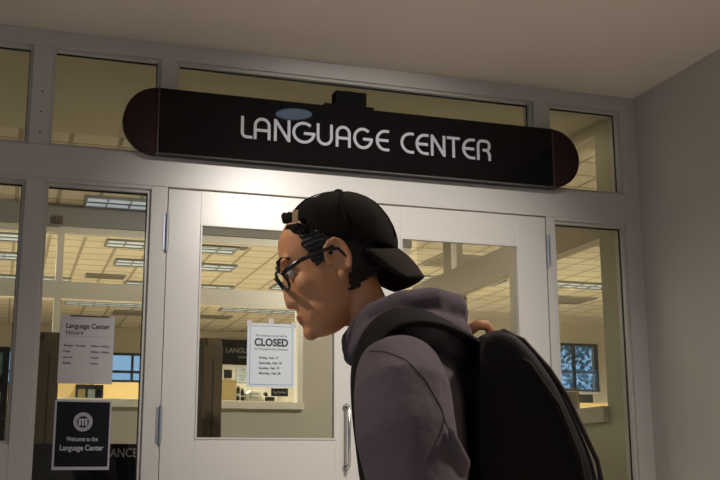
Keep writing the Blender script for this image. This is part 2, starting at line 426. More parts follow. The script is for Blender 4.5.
# ------------------------------------------------------------------ interior shell
struct(box('ceiling_vestibule', (-4.0, 3.41, .12, 1.62, ZC, ZC+.1), 'indry'))
struct(box('ceiling_tiled', (-4.0, 9.6, 1.62, 11.2, ZC, ZC+.1), 'tile'), 'tiled ceiling of the rooms behind the glass')
struct(box('ceiling_side', (3.41, 9.6, -.1, 1.62, ZC, ZC+.1), 'tile'))
struct(box('trim_1', (-4.0, 3.289, .12, .20, 3.125, 3.20), 'indry'))
bw = sempty('wall_back', 'far wall of the reading room')
# back wall with openings for windows (y = 11) built from pieces
def wall_open(parent, x0, x1, y0, y1, opens, zt=ZC, mat='inwall'):
    xs = x0
    for (a, b, c, d) in opens:
        if a > xs: box('wall_panel', (xs, a, y0, y1, 0, zt), mat, parent)
        box('wall_panel', (a, b, y0, y1, 0, c), mat, parent); box('wall_panel', (a, b, y0, y1, d, zt), mat, parent); xs = b
    if xs < x1: box('wall_panel', (xs, x1, y0, y1, 0, zt), mat, parent)
Lw = [(-2.9,-1.9,2.335,2.83), (-.35,.62,2.335,2.83), (1.44,2.42,2.40,2.83)]
wall_open(bw, -4.0, 5.4, 11.0, 11.2, Lw)
struct(box('wall_jog', (5.3, 5.4, 8.2, 11.0, 0, ZC), 'inwall'))
bw2 = sempty('wall_side_room')
wall_open(bw2, 5.3, 9.6, 8.0, 8.2, [(6.15,6.85,2.20,2.83),(7.02,7.76,2.17,2.83)])
struct(box('wall_far_right', (9.5, 9.6, -.1, 8.0, 0, ZC), 'inwall'))
struct(box('wall_side_front', (3.41, 9.6, -.12, -.02, 0, ZC+.1), 'inwall'))
def far_window(x0, x1, y, z0, z1, cols, rows):
    global wn; wn += 1
    w = sempty('window_%d' % wn); f = .035
    bm = bmesh.new()
    bx(bm, x0, x1, y-.02, y+.03, z1-f, z1); bx(bm, x0, x1, y-.02, y+.03, z0, z0+f)
    bx(bm, x0, x0+f, y-.02, y+.03, z0+f, z1-f); bx(bm, x1-f, x1, y-.02, y+.03, z0+f, z1-f)
    for i in range(1, cols): x = x0+(x1-x0)*i/cols; bx(bm, x-f/2, x+f/2, y-.02, y+.03, z0+f, z1-f)
    for i in range(1, rows): z = z0+(z1-z0)*i/rows-.06; bx(bm, x0+f, x1-f, y-.018, y+.028, z-.018, z+.018)
    mesh_obj('window_frame', bm, 'winframe', w)
    box('pane', (x0+f, x1-f, y+.004, y+.01, z0+f, z1-f), 'glass', w)
for a, b, c, d in Lw: far_window(a, b, 11.05, c, d, 3 if a > 1 else 2, 2)
far_window(6.15,6.85,8.05,2.20,2.83,2,2); far_window(7.02,7.76,8.05,2.17,2.83,2,2)

# far glazed partition (y = 3.55)
fp = sempty('wall_inner', 'inner glazed partition with white frame behind the front glass')
Y0, Y1 = 3.55, 3.65
def ib(n, x0, x1, z0, z1, m='inframe', y0=Y0, y1=Y1): return box(n, (x0, x1, y0, y1, z0, z1), m, fp)
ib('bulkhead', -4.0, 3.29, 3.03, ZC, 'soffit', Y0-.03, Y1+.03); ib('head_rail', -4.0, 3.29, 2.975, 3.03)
ib('mid_rail', -4.0, 3.29, 2.455, 2.590); ib('sill', -4.0, 2.325, 1.625, 1.680, 'inframe', Y0-.05, Y1+.05)
ib('low_wall', -4.0, 2.325, 0, 1.625, 'inwall'); ib('wall_panel', 2.325, 3.29, 0, 2.455, 'inwall')
ib('mullion', .325, .377, 1.680, 2.455); ib('mullion', .325, .377, 2.590, 2.975); ib('jamb', 2.280, 2.325, 1.680, 2.455)
ib('mullion', -1.6, -1.55, 1.680, 2.455); ib('mullion', -1.6, -1.55, 2.590, 2.975)
for x0, x1 in ((-4.0,-1.6), (-1.55,.325), (.377,2.28)):
    box('pane', (x0, x1, 3.597, 3.603, 1.680, 2.455), 'glass', fp)
for x0, x1 in ((-4.0,-1.6), (-1.55,.325), (.377,3.29)):
    box('pane', (x0, x1, 3.597, 3.603, 2.590, 2.975), 'glass', fp)
t = thing('smoke_detector', 'small square detector on the bulkhead above the inner partition', 'detector', (.322, 3.515, 3.065))
box('backplate', (-.045,.045,-.008,.004,-.045,.045), 'trofdark', t, .003); box('cover', (-.03,.03,-.03,-.008,-.03,.03), 'gate', t, .006)

# side glazed partition (x = 3.30)
sp = sempty('wall_side', 'glazed side partition with timber frame running away from the right sidelight')
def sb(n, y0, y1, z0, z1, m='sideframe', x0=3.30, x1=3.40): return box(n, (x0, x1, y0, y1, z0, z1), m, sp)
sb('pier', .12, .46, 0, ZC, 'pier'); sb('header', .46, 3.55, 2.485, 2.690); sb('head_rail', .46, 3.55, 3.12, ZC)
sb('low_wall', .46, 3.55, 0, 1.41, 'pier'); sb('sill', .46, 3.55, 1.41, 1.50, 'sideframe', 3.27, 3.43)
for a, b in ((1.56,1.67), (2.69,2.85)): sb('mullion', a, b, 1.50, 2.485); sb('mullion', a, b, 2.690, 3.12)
for a, b in ((.46,1.56), (1.67,2.69), (2.85,3.55)):
    box('pane', (3.347, 3.353, a, b, 1.50, 2.485), 'glass', sp); box('pane', (3.347, 3.353, a, b, 2.690, 3.12), 'glass', sp)
struct(box('trim_2', (4.29, 4.46, 5.0, 5.17, 0, ZC), 'gate'), 'dark square column in the side room')

# ------------------------------------------------------------------ ceiling troffers and vents
def make_troffer():
    t = thing('ceiling_light', 'recessed louvred ceiling light', 'ceiling light', (0,0,ZC))
    L_, W_ = 1.22, .33
    bm = bmesh.new()
    for b in ((0,L_,0,.02),(0,L_,W_-.02,W_),(0,.02,.02,W_-.02),(L_-.02,L_,.02,W_-.02)): bx(bm, b[0],b[1],b[2],b[3],-.022,0)
    mesh_obj('housing', bm, 'trofdark', t)
    box('lens', (.02,L_-.02,.02,W_-.02,-.012,-.002), 'troffer', t)
    bm = bmesh.new()
    for k in range(1, 7): x = L_*k/7; bx(bm, x-.006, x+.006, .02, W_-.02, -.022, -.012)
    bx(bm, .02, L_-.02, W_/2-.004, W_/2+.004, -.022, -.012)
    mesh_obj('louvre', bm, 'trofdark', t)
    return t
def dup(root, loc, label=None, group=None):
    r = root.copy(); COL.objects.link(r); r.location = loc
    if label: r['label'] = label
    if group: r['group'] = group
    for ch in list(root.children):
        c = ch.copy(); COL.objects.link(c); c.parent = r
    return r
G = 'ceiling lights behind the glass'
TR = [(.50,3.16,'louvred ceiling light nearest the left sidelight, above the hours notice'),
 (-1.5,3.16,'louvred ceiling light seen at the far left edge, nearest the glass'),
 (.80,4.70,'louvred ceiling light just beyond the inner partition, upper row in left sidelight'),
 (-1.0,4.70,'louvred ceiling light left of the left mullion, upper row'),
 (.97,5.62,'louvred ceiling light in the left sidelight, second row beyond the partition'),
 (-.95,5.62,'louvred ceiling light left of the left mullion, second row'),
 (1.20,6.90,'louvred ceiling light in the left sidelight just above the mid rail'),
 (-.6,6.90,'louvred ceiling light left of the left mullion, third row'),
 (2.83,6.60,'louvred ceiling light seen through the left door beside the glasses'),
 (2.60,8.50,'louvred ceiling light seen through the left door above the closed notice'),
 (.65,8.50,'louvred ceiling light low in the left sidelight above the hours notice'),
 (4.00,5.60,'louvred ceiling light seen through the right door behind the cap brim'),
 (5.45,5.50,'louvred ceiling light in the side room, right sidelight'),
 (4.35,3.3,'louvred ceiling light in the side room, seen high through the right door')]
tr0 = None
for x, y, lb in TR:
    if tr0 is None: tr0 = make_troffer(); tr0.location = (x, y, ZC); tr0['label'] = lb; tr0['group'] = G
    else: dup(tr0, (x, y, ZC), lb, G)
VT = [(.75,6.55,.42,.25,'dark flat ceiling vent in the left sidelight near the mid rail'),
 (1.60,4.70,.50,.10,'slim dark ceiling slot at top of the left door glass'),
 (2.30,9.30,.60,.30,'dark ceiling vent low in the left door glass above the closed notice'),
 (3.95,4.45,.60,.60,'square dark ceiling vent through the right door glass left of the mullion'),
 (6.30,6.45,.55,.50,'dark ceiling vent in the side room, right sidelight'),
 (1.3,9.2,.6,.4,'dark ceiling vent low in the left sidelight')]
for x, y, w, d, lb in VT:
    t = thing('ceiling_vent', lb, 'vent', (x, y, ZC), 0, 'ceiling vents behind the glass')
    bm = bmesh.new(); f = .015
    for b in ((0,w,0,f),(0,w,d-f,d),(0,f,f,d-f),(w-f,w,f,d-f)): bx(bm, b[0],b[1],b[2],b[3],-.016,0)
    mesh_obj('frame', bm, 'trofdark', t)
    bm = bmesh.new(); n = max(3, int(d/.05))
    for k in range(n): y0 = f+(d-2*f)*k/n; bx(bm, f, w-f, y0, y0+(d-2*f)/n*.7, -.010, -.002)
    mesh_obj('slats', bm, 'vent', t)

# ------------------------------------------------------------------ security gates, ENTRANCE sign
def gate(x, label):
    t = thing('security_gate', label, 'security gate', (x, 1.0, 0), 0, 'security gates inside the entrance')
    bm = bmesh.new(); prof = []
    D2, H, r = .13, 1.870, .06
    pts = [(-D2,.06), (-D2,H-r)] + [(-D2+r-r*cos(a), H-r+r*sin(a)) for a in [pi/2*k/8 for k in range(1,9)]] + [(D2-r+r*sin(a), H-r+r*cos(a)) for a in [pi/2*k/8 for k in range(0,9)]] + [(D2,.06)]
    A = [bm.verts.new((-.052, y, z)) for y, z in pts]; B = [bm.verts.new((.052, y, z)) for y, z in pts]
    bm.faces.new(A); bm.faces.new(B[::-1])
    for k in range(len(pts)): bm.faces.new((A[k], A[(k+1) % len(pts)], B[(k+1) % len(pts)], B[k]))
    es = [e for e in bm.edges if (e.verts[0].co.x == e.verts[1].co.x)]
    bmesh.ops.bevel(bm, geom=es, offset=.018, segments=3, affect='EDGES')
    mesh_obj('panel', bm, 'gate', t)
    box('base', (-.09,.09,-.2,.2,0,.06), 'dark', t, .01)
    box('front_groove', (-.004,.004,-.1335,-.126,.1,1.75), 'dark', t)
gate(.215, 'grey-brown security gate pedestal behind the left sidelight and hours notice')
gate(1.085, 'grey-brown security gate pedestal behind the left side of the left door glass')
t = thing('entrance_sign', 'low black sign reading ENTRANCE standing inside behind the left sidelight', 'sign', (.41, .60, 0))
box('panel', (-.28,.27,-.012,.012,.70,1.278), 'poster', t, .003)
for x in (-.22,.18): box('post', (x-.015,x+.015,-.01,.01,.03,.72), 'dark', t)
box('foot', (-.28,.24,-.12,.12,0,.03), 'dark', t)
write('lettering', 'ENTRANCE', .062, (.118,-.0128,1.232), 'posttxt', t, .0006, width=.26)

# ------------------------------------------------------------------ counter and desk things
t = thing('reception_counter', 'high pale reception counter behind the inner partition', 'counter', (.9, 3.96, 0))
box('body', (-2.2,1.35,-.22,.20,0,1.675), 'white', t, .004); box('worktop', (-2.24,1.38,-.25,.24,1.675,1.702), 'white', t, .004)
CT = 1.702; CY = 3.92
t = thing('box_file', 'tan box standing on the counter beside the dark jars', 'box', (1.76, CY, CT))
box('carton', (-.078,.078,-.06,.08,0,.165), 'wood', t, .002); box('lid', (-.081,.081,-.063,.083,.165,.182), 'wood', t, .002)
for i, (x, h) in enumerate(((1.862,.115),(1.897,.095))):
    t = thing('jar', ('taller dark jar on the counter next to the tan box', 'shorter dark jar on the counter right of the taller jar')[i], 'jar', (x, CY-.02, CT), 0, 'dark jars on the counter')
    bm = bmesh.new(); cyl(bm, (0,0,h/2), .015, h, 'z', 18); mesh_obj('body', bm, 'dark', t)
    bm = bmesh.new(); cyl(bm, (0,0,h+.008), .012, .016, 'z', 18); mesh_obj('cap', bm, 'trofdark', t)
    bm = bmesh.new(); cyl(bm, (0,0,h*.5), .0156, h*.2, 'z', 18); mesh_obj('label_band', bm, 'white', t)
t = thing('scanner', 'low pale curved desk machine on the counter behind the closed notice', 'scanner', (1.995, CY, CT))
bm = bmesh.new(); loft(bm, [((-.085,0,.035),(0,1,0),(0,0,1),.07,.034),((-.03,0,.05),(0,1,0),(0,0,1),.08,.05),((.04,0,.048),(0,1,0),(0,0,1),.08,.046),((.085,0,.03),(0,1,0),(0,0,1),.07,.028)], 24, 3)
mesh_obj('body', bm, 'white', t, True); box('panel', (-.05,.03,-.079,-.074,.03,.07), 'trofdark', t)
t = thing('desk_phone', 'black desk telephone on the counter right of the pale desk machine', 'telephone', (2.135, CY+.02, CT))
box('base', (-.04,.04,-.05,.06,0,.045), 'dark', t, .006); bm = bmesh.new(); tube(bm, [(-.03,-.04,.06),(-.03,-.02,.075),(-.03,.03,.075),(-.03,.05,.06)], .013, 10); mesh_obj('handset', bm, 'dark', t, True)
bm = bmesh.new(); [bx(bm, -.005+i*.014, .004+i*.014, -.03+j*.016, -.02+j*.016, .045, .049) for i in range(3) for j in range(3)]; mesh_obj('keypad', bm, 'white', t)
t = thing('counter_sign', 'small black tent sign with white script on the counter', 'sign', (2.205, CY-.06, CT))
box('panel', (-.07,.075,-.004,.004,.05,.115), 'poster', t)
box('stand', (-.01,.01,-.004,.03,0,.05), 'white', t)
bm = bmesh.new(); tube(bm, [(-.055+.0115*i, -.006, .08+.014*sin(i*2.1)) for i in range(11)], .003, 6); mesh_obj('script', bm, 'letter', t)
t = thing('desk_organizer', 'black wire organizer with papers on the counter below the hours notice', 'organizer', (.65, CY, CT))
bm = bmesh.new()
for x in (-.10,-.02,.05,.10): bx(bm, x-.006, x+.006, -.05,.06,0,.115)
bx(bm, -.10,.10,-.05,.06,.0,.01); bx(bm, -.10,.10,.05,.06,0,.115); bx(bm,-.1,.10,-.05,-.044,.08,.115)
mesh_obj('rack', bm, 'dark', t); box('papers', (-.012,.044,-.03,.04,.01,.10), 'paper2', t); box('book', (-.09,-.03,-.03,.04,.01,.09), 'wood', t)
# carrels
def carrel(x, y, w, h, label):
    t = thing('study_carrel', label, 'carrel', (x, y, 0), 0, 'maple study carrels')
    box('back_panel', (0,w,.56,.60,0,h), 'wood', t, .004); box('side_panel', (0,.03,0,.56,0,h), 'wood', t, .004); box('side_panel', (w-.03,w,0,.56,0,h), 'wood', t, .004)
    box('desktop', (.03,w-.03,.02,.56,.72,.75), 'white', t)
carrel(.05, 8.4, .92, 2.24, 'tall maple study carrel behind the hours notice'); carrel(1.02, 8.4, .92, 2.24, 'tall maple study carrel below the far window in the left sidelight')
carrel(1.99, 8.4, .70, 2.16, 'tall maple study carrel right of the one below the far window')
carrel(-.95, 8.4, .92, 2.24, 'tall maple study carrel at the far left behind the security gate')
# back wall items seen through the left door
t = thing('hanging_sign', 'black sign with white lettering and line on the far wall through the door', 'sign', (3.55, 10.97, 2.67))
box('panel', (-.50,.60,-.02,.0,0,.40), 'poster', t, .002)
write('lettering', 'LANGUAGE CENTER', .105, (.04,-.022,.235), 'letter', t, .002, width=.92)
box('line', (-.22,.50,-.024,-.019,.125,.15), 'letter', t)
t = thing('wall_cabinet', 'row of pale cabinets under the black sign on the far wall', 'cabinet', (2.95, 10.6, 0))
box('body', (0,2.0,.02,.36,0,2.66), 'white', t, .004)
for k in range(4):
    d = box('cabinet_door', (.01+k*.5,.49+k*.5,0,.018,1.2,2.64), 'white', t, .003)
    box('door_pull', (.06+k*.5,.075+k*.5,-.02,0,1.9,2.05), 'trofdark', d)
t = thing('wall_poster', 'small dark framed panel on the pale cabinets left of the black sign', 'picture', (3.07, 10.575, 2.46)); box('frame', (-.03,.09,-.01,.005,0,.12), 'dark', t); box('print', (-.02,.08,-.013,-.01,.01,.11), 'poster', t)
t = thing('notice_sheet', 'white notice sheet with green print pinned beside the closed notice', 'notice', (3.35, 10.572, 2.40)); box('sheet', (-.13,.07,-.004,.026,0,.22), 'paper2', t)
bm = bmesh.new(); [bx(bm, -.10+random.random()*.12, -.06+random.random()*.1+.04, -.006, -.004, .03+i*.03, .04+i*.03) for i in range(6)]; mesh_obj('print', bm, 'leaf', t)

# side-room desks and monitors (right sidelight)
t = thing('desk_screen', 'tan upright screen panel behind the desk in the side room', 'screen', (6.0, 5.3, 0)); box('panel', (-1.0,.9,.30,.33,.04,1.86), 'wood', t); box('foot', (-1.0,.9,.28,.35,0,.04), 'dark', t)
t = thing('office_desk', 'high desk with a pale top holding the left monitor in the side room', 'desk', (6.0, 5.27, 0))
box('desktop', (-1.0,.9,-.35,.30,1.60,1.63), 'white', t); box('side_panel', (-1.0,-.97,-.35,.30,0,1.60), 'wood', t); box('side_panel', (.87,.9,-.35,.30,0,1.60), 'wood', t)
def monitor(x, y, w, h, z, label):
    t = thing('computer_monitor', label, 'monitor', (x, y, z), 0, 'monitors in the side room')
    box('screen', (-w/2,w/2,-.02,.02,.06,.06+h), 'dark', t, .006); box('stand', (-.02,.02,-.01,.03,.012,.08), 'dark', t); box('foot', (-.09,.09,-.07,.07,0,.012), 'dark', t, .003)
monitor(5.60, 5.12, .34, .25, 1.63, 'black monitor in the side room, left below the window'); monitor(6.30, 6.0, .30, .20, 1.72, 'black monitor in the side room, right below the window')
t = thing('side_table', 'raised desk holding the right monitor in the side room', 'desk', (6.2, 6.0, 0)); box('desktop', (-.6,.6,-.25,.25,1.69,1.72), 'white', t)
for a in (-.55,.55):
    for b in (-.2,.2): box('leg', (a-.02,a+.02,b-.02,b+.02,0,1.69), 'dark', t)
# shelf sliver at the left edge
t = thing('display_rack', 'dark rack of colourful leaflets at the far left edge behind the glass', 'rack', (-.15, 1.9, 0))
box('back', (-.35,.17,.10,.13,0,1.90), 'dark', t)
for k in range(6): box('shelf', (-.35,.17,-.02,.10,.5+k*.24,.515+k*.24), 'dark', t)
for k in range(6):
    for j in range(3): box('leaflet', (-.30+j*.155,-.18+j*.155,.03,.045,.515+k*.24,.655+k*.24), random.choice(['tanloop','leaf','paper2','wood','dark']), t)

# ------------------------------------------------------------------ trees outside the far windows
def tree(x, y, h, lb):
    t = thing('tree', lb, 'tree', (x, y, 0), 0, 'trees outside the far windows')
    bm = bmesh.new(); tube(bm, [(0,0,0),(.05,0,h*.3),(0,.05,h*.6)], [.16,.12,.08], 10); mesh_obj('trunk', bm, 'bark', t, True)
    bm = bmesh.new()
    for k in range(2600):
        a = random.random()*2*pi; zz = random.random(); r = (1-zz*.75)*1.7*random.random()**.5
        p = Vector((r*cos(a), r*sin(a), h*.22+zz*h*.8)); q = Vector((random.uniform(-1,1),random.uniform(-1,1),random.uniform(-1,1))).normalized(); s = q.orthogonal().normalized()
        w = random.uniform(.035,.075); u = q.cross(s)
        bm.faces.new([bm.verts.new(p+s*w), bm.verts.new(p+u*w*.5), bm.verts.new(p-s*w), bm.verts.new(p-u*w*.5)])
    mesh_obj('crown', bm, 'leaf', t)
tree(9.6, 12.4, 3.6, 'leafy tree outside the side-room window, left one'); tree(12.2, 13.4, 4.0, 'leafy tree outside the side-room window, right one'); tree(4.6, 19.5, 3.0, 'leafy tree outside the far window in the left sidelight')

# ================================================================== PERSON
PO = Vector((.564, -3.206, 0)); PR = radians(167.72)
per = thing('person', 'person in a backward black cap, black glasses and grey-purple hoodie walking left', 'person', PO, PR)
# local frame: +x = facing direction, +y = the person's left (towards the camera), z up
TH = radians(20); HO = Vector((.02, 0, 1.50))
RH = Matrix.Rotation(TH, 4, 'Y')     # pitches the face down
MH = Matrix.Translation(HO) @ RH
prof = [(-.109,.060,.032,.016),(-.102,.074,.010,.030),(-.090,.081,-.012,.043),(-.074,.086,-.030,.051),(-.058,.086,-.045,.056),(-.038,.086,-.062,.061),
 (-.012,.086,-.083,.067),(.018,.084,-.096,.070),(.045,.088,-.102,.073),(.075,.080,-.100,.073),(.098,.060,-.088,.066),(.113,.032,-.066,.050),(.122,.002,-.040,.024)]
def head_point(b, phi, off=0.0):
    for i in range(len(prof)-1):
        if prof[i][0] <= b <= prof[i+1][0]: break
    p, q = prof[i], prof[i+1]; t = (b-p[0])/(q[0]-p[0]); t = min(1, max(0, t))
    f, k, w = [p[j]+(q[j]-p[j])*t for j in (1,2,3)]
    c = (f+k)/2; r = (f-k)/2 + off; w = w+off
    ct, st = cos(phi), sin(phi); ex = 2.35
    return Vector((c+math.copysign(abs(ct)**(2/ex), ct)*r, math.copysign(abs(st)**(2/ex), st)*w, b))
bm = bmesh.new(); rings = []
for (b, *_r) in prof: rings.append([bm.verts.new(head_point(b, 2*pi*k/40)) for k in range(40)])
for A, B in zip(rings, rings[1:]):
    for k in range(40): bm.faces.new((A[k], A[(k+1) % 40], B[(k+1) % 40], B[k]))
bm.faces.new(rings[0][::-1]); bm.faces.new(rings[-1])
# face features
def wedge(pts):
    loft(bm, [(Vector(c), (1,0,0), (0,1,0), ru, rv) for c, ru, rv in pts], 16)
wedge([((.083,0,.022),.007,.007),((.086,0,.002),.010,.009),((.089,0,-.018),.012,.012),((.089,0,-.032),.0145,.016),((.088,0,-.042),.015,.014),((.086,0,-.047),.006,.006)])
ell(bm, (.086,.012,-.036), (.009,.0075,.007)); ell(bm, (.086,-.012,-.036), (.009,.0075,.007))
ell(bm, (.087,0,-.062), (.0065,.019,.0048)); ell(bm, (.086,0,-.0715), (.0065,.016,.0050))     # lips
ell(bm, (.077,0,-.095), (.014,.020,.014)); ell(bm, (.084,0,-.084), (.003,.012,.003))
for s in (-1, 1):
    ell(bm, (.082, s*.030, .034), (.009,.024,.008))            # brow ridge
    ell(bm, (.056, s*.042, -.014), (.024,.017,.022))           # cheekbone
    ell(bm, (.040, s*.045, -.066), (.034,.009,.026))           # jaw muscle
    # ear: plate, helix, lobe
    re = Matrix.Rotation(radians(-18*s), 3, 'Z') @ Matrix.Rotation(radians(-8), 3, 'Y')
    ell(bm, (-.004, s*.074, .004), (.016,.005,.029), re)
    hel = [(-.004+.019*cos(a)+(.002 if a < 1 else 0), s*(.081 if cos(a) < 0 else .077), .006+.032*sin(a)) for a in [radians(-20+15*k) for k in range(18)]]
    tube(bm, hel, .0042, 8)
    ell(bm, (.001, s*.077, -.027), (.008,.005,.010)); ell(bm, (.012, s*.076, .0), (.004,.005,.007))
bmesh.ops.transform(bm, matrix=MH, verts=bm.verts)
# neck
loft(bm, [((-.095,0,1.30),(1,0,0),(0,1,0),.045,.06),((-.075,0,1.355),(1,0,.2),(0,1,0),.050,.058),((-.045,0,1.41),(1,0,.25),(0,1,0),.050,.056),((-.024,0,1.46),(1,0,.3),(0,1,0),.050,.056),((-.01,0,1.50),(1,0,.3),(0,1,0),.045,.052)], 28)
# trunk, arms, legs of the body (under the clothes), one continuous figure
loft(bm, [((-.06,0,1.37),(1,0,0),(0,1,0),.055,.07),((-.095,0,1.335),(1,0,0),(0,1,0),.06,.12),((-.108,0,1.29),(1,0,0),(0,1,0),.070,.155),((-.115,0,1.20),(1,0,0),(0,1,0),.074,.155),((-.125,0,1.05),(1,0,0),(0,1,0),.076,.14),((-.14,0,.95),(1,0,0),(0,1,0),.080,.14),((-.15,0,.84),(1,0,0),(0,1,0),.092,.16),((-.15,0,.77),(1,0,0),(0,1,0),.08,.14)], 28)
ARM = {}
for s in (1, -1):
    sh = Vector((-.085, s*.155, 1.275)); el = Vector((-.125, s*.245, 1.03)) if s > 0 else Vector((-.150, s*.235, 1.02)); wr = Vector((.05, s*.235, .86)) if s > 0 else Vector((.03, s*.22, .86))
    ARM[s] = (sh, el, wr)
    tube(bm, [sh, sh.lerp(el,.5), el, el.lerp(wr,.4), wr], [.050,.045,.038,.036,.026], 14)
    hip = Vector((-.15, s*.085, .80)); kn = Vector((.06 if s > 0 else -.20, s*.095, .46)); an = Vector((.13 if s > 0 else -.50, s*.09, .10 if s > 0 else .16))
    ARM[s] += (hip, kn, an)
    tube(bm, [hip, hip.lerp(kn,.5), kn, kn.lerp(an,.35), an], [.082,.070,.052,.052,.036], 14)
    ft = an + Vector((.03,0,-.055))
    ell(bm, ft + Vector((.04,0,0)), (.105,.036,.034))
    # hand: palm, four unequal curled fingers, thumb off the side near its base
    fd = (wr-el).normalized(); sd = Vector((fd.z, 0, -fd.x)).normalized()   # knuckle row direction
    inn = Vector((0,-s,0)); pc = wr + fd*.045
    loft(bm, [(wr-fd*.01, sd, inn, .024, .018), (wr+fd*.02, sd, inn, .034, .016), (wr+fd*.06, sd, inn, .040, .014), (wr+fd*.085, sd, inn, .038, .012)], 16)
    for j, ln in enumerate((.068,.078,.072,.056)):
        b0 = wr + fd*.08 + sd*(-.030+.020*j)
        d1_ = (fd + inn*.30).normalized(); d2_ = (fd + inn*.9).normalized(); d3_ = (fd*.6 + inn).normalized()
        p1 = b0 + d1_*ln*.42; p2 = p1 + d2_*ln*.33; p3 = p2 + d3_*ln*.25
        tube(bm, [b0-fd*.012, b0, p1, p2, p3], [.0085,.0085,.008,.0075,.006], 8)
    tb = wr + fd*.022 - sd*.028
    tube(bm, [tb, tb-sd*.022+fd*.022+inn*.008, tb-sd*.030+fd*.048+inn*.014, tb-sd*.028+fd*.068+inn*.016], [.013,.0105,.009,.007], 8)
body = mesh_obj('body', bm, ['skin','lip'], per)
remesh(body, .0036, 7, .5)
MHi = MH.inverted()
for p in body.data.polygons:
    c = MHi @ p.center
    if c.x > .079 and abs(c.y) < .020-.9*abs(c.z+.0668) and -.078 < c.z < -.056: p.material_index = 1
def hp(o):   # head-frame mesh to person frame
    o.data.transform(MH); return o
for s in (1, -1):
    bm = bmesh.new(); ell(bm, (.0735, s*.031, .012), (.0125,.0125,.0115)); e = hp(mesh_obj('eye', bm, 'eye', per, True))
    bm = bmesh.new(); ell(bm, (.0835, s*.0315, .011), (.003,.0055,.0055)); hp(mesh_obj('iris', bm, 'iris', e, True))
    bm = bmesh.new()   # upper and lower lids
    for zo, rr_ in ((.0185,.0035), (.0035,.0028)): tube(bm, [(.079-abs(k)*.0035, s*.031+k*.0065, zo-abs(k)*.002*(1 if zo > .01 else -1)) for k in (-2,-1,0,1,2)], [.002,rr_,rr_,rr_,.002], 8)
    hp(mesh_obj('eyelid', bm, 'skin', per, True))
    bm = bmesh.new(); tube(bm, [(.0925, s*.014, .032),(.0925, s*.026, .038),(.086, s*.040, .040),(.074, s*.052, .034)], [(.003,.003),(.004,.0035),(.0035,.003),(.002,.002)], 8)
    hp(mesh_obj('eyebrow', bm, 'hair', per, True))
# hair: shell over the back and sides of the head
bm = bmesh.new(); NB, NP = 90, 160; grid = {}
random.seed(9)
def keep(P):
    F, z = P.x, P.z
    if z > 1.540+(.21*F if F > 0 else 0): return False
    n = .0018*sin(F*260)+.0014*sin(z*330+F*90)
    if z > 1.497: return F < .097-.50*(1.567-z)+n
    if F > -.004+n: return F > .040 and F < .066-.5*(1.497-z) and z > 1.474 and False
    return z > 1.452+n*1.5+ max(0, (F+.0)*.5)
for i in range(NB+1):
    b = -.09+ .211*i/NB
    for k in range(NP):
        phi = 2*pi*k/NP
        grid[i, k] = MH @ head_point(b, phi, .006+.0012*sin(k*2.3+i*.9)+.001*sin(i*1.7))
V = {}
for i in range(NB):
    for k in range(NP):
        ks = [(i,k),(i,(k+1)%NP),(i+1,(k+1)%NP),(i+1,k)]
        c = sum((grid[q] for q in ks), Vector())/4
        if keep(c):
            for q in ks:
                if q not in V: V[q] = bm.verts.new(grid[q])
            bm.faces.new([V[q] for q in ks])
hair = mesh_obj('hair', bm, 'hair', per, True)
sm = hair.modifiers.new('s', 'SOLIDIFY'); sm.thickness = .010; sm.offset = -1
# cap ------------------------------------------------------------
cap = None
lv = [(1.530,.101,-.094,.084),(1.548,.104,-.096,.086),(1.568,.103,-.091,.086),(1.586,.103,-.081,.084),(1.601,.096,-.069,.079),(1.614,.082,-.056,.069),(1.625,.062,-.040,.053),(1.633,.040,-.022,.037),(1.638,.020,-.006,.020),(1.639,.010,.004,.004)]
bm = bmesh.new(); n = 72; rings = []
for li, (z, f, k_, w) in enumerate(lv):
    ring = []
    for k in range(n):
        a = 2*pi*k/n; ct, st = cos(a), sin(a); ex = 2.4
        F = (f+k_)/2+math.copysign(abs(ct)**(2/ex), ct)*(f-k_)/2; y = math.copysign(abs(st)**(2/ex), st)*w
        zz = z
        rim = 1.5345+.21*F if F > 0 else 1.5345-.03*(-F)/.09*3*0 - .10*max(0, -F-.03)
        lo = max(0, 1-li/3.0); zz = z+(rim-1.530)*lo
        seam = 1+.0
        puck = .0012*abs(cos(3*a))**20 if 0 < li < 9 else 0
        r = Vector((F-.01, y, 0)).normalized()*puck
        wr_ = .0012*sin(5*a+li*1.3)*(1 if 1 < li < 8 else 0)
        ring.append(bm.verts.new((F+r.x, y+r.y, zz+wr_)))
    rings.append(ring)
for A, B in zip(rings, rings[1:]):
    for k in range(n): bm.faces.new((A[k], A[(k+1) % n], B[(k+1) % n], B[k]))
bm.faces.new(rings[-1])
cap = mesh_obj('cap', bm, 'cap', per, True)
m_ = cap.modifiers.new('s', 'SOLIDIFY'); m_.thickness = .003; m_.offset = -1
m_ = cap.modifiers.new('u', 'SUBSURF'); m_.levels = 1; m_.render_levels = 1
bm = bmesh.new(); U, W = 24, 10; rows = []
for j in range(W+1):
    v = j/W; row = []
    for i in range(U+1):
        u = -1+2*i/U
        root = Vector((-.094+.070*abs(u)**2.4, .080*u, 1.534-.020*u*u+.006*abs(u)**3))
        tip = Vector((-.139+.040*abs(u)**3, .070*u, 1.483-.012*u*u))
        P = root.lerp(tip, v); P.z += .005*sin(pi*v)*(1-.5*u*u) - .010*sin(pi*v)*abs(u)**4; P.x -= .002*sin(pi*v)
        row.append(bm.verts.new(P))
    rows.append(row)
for A, B in zip(rows, rows[1:]):
    for i in range(U): bm.faces.new((A[i], A[i+1], B[i+1], B[i]))
brim = mesh_obj('brim', bm, 'capbrim', cap, True); m_ = brim.modifiers.new('s', 'SOLIDIFY'); m_.thickness = .006; m_.offset = 0
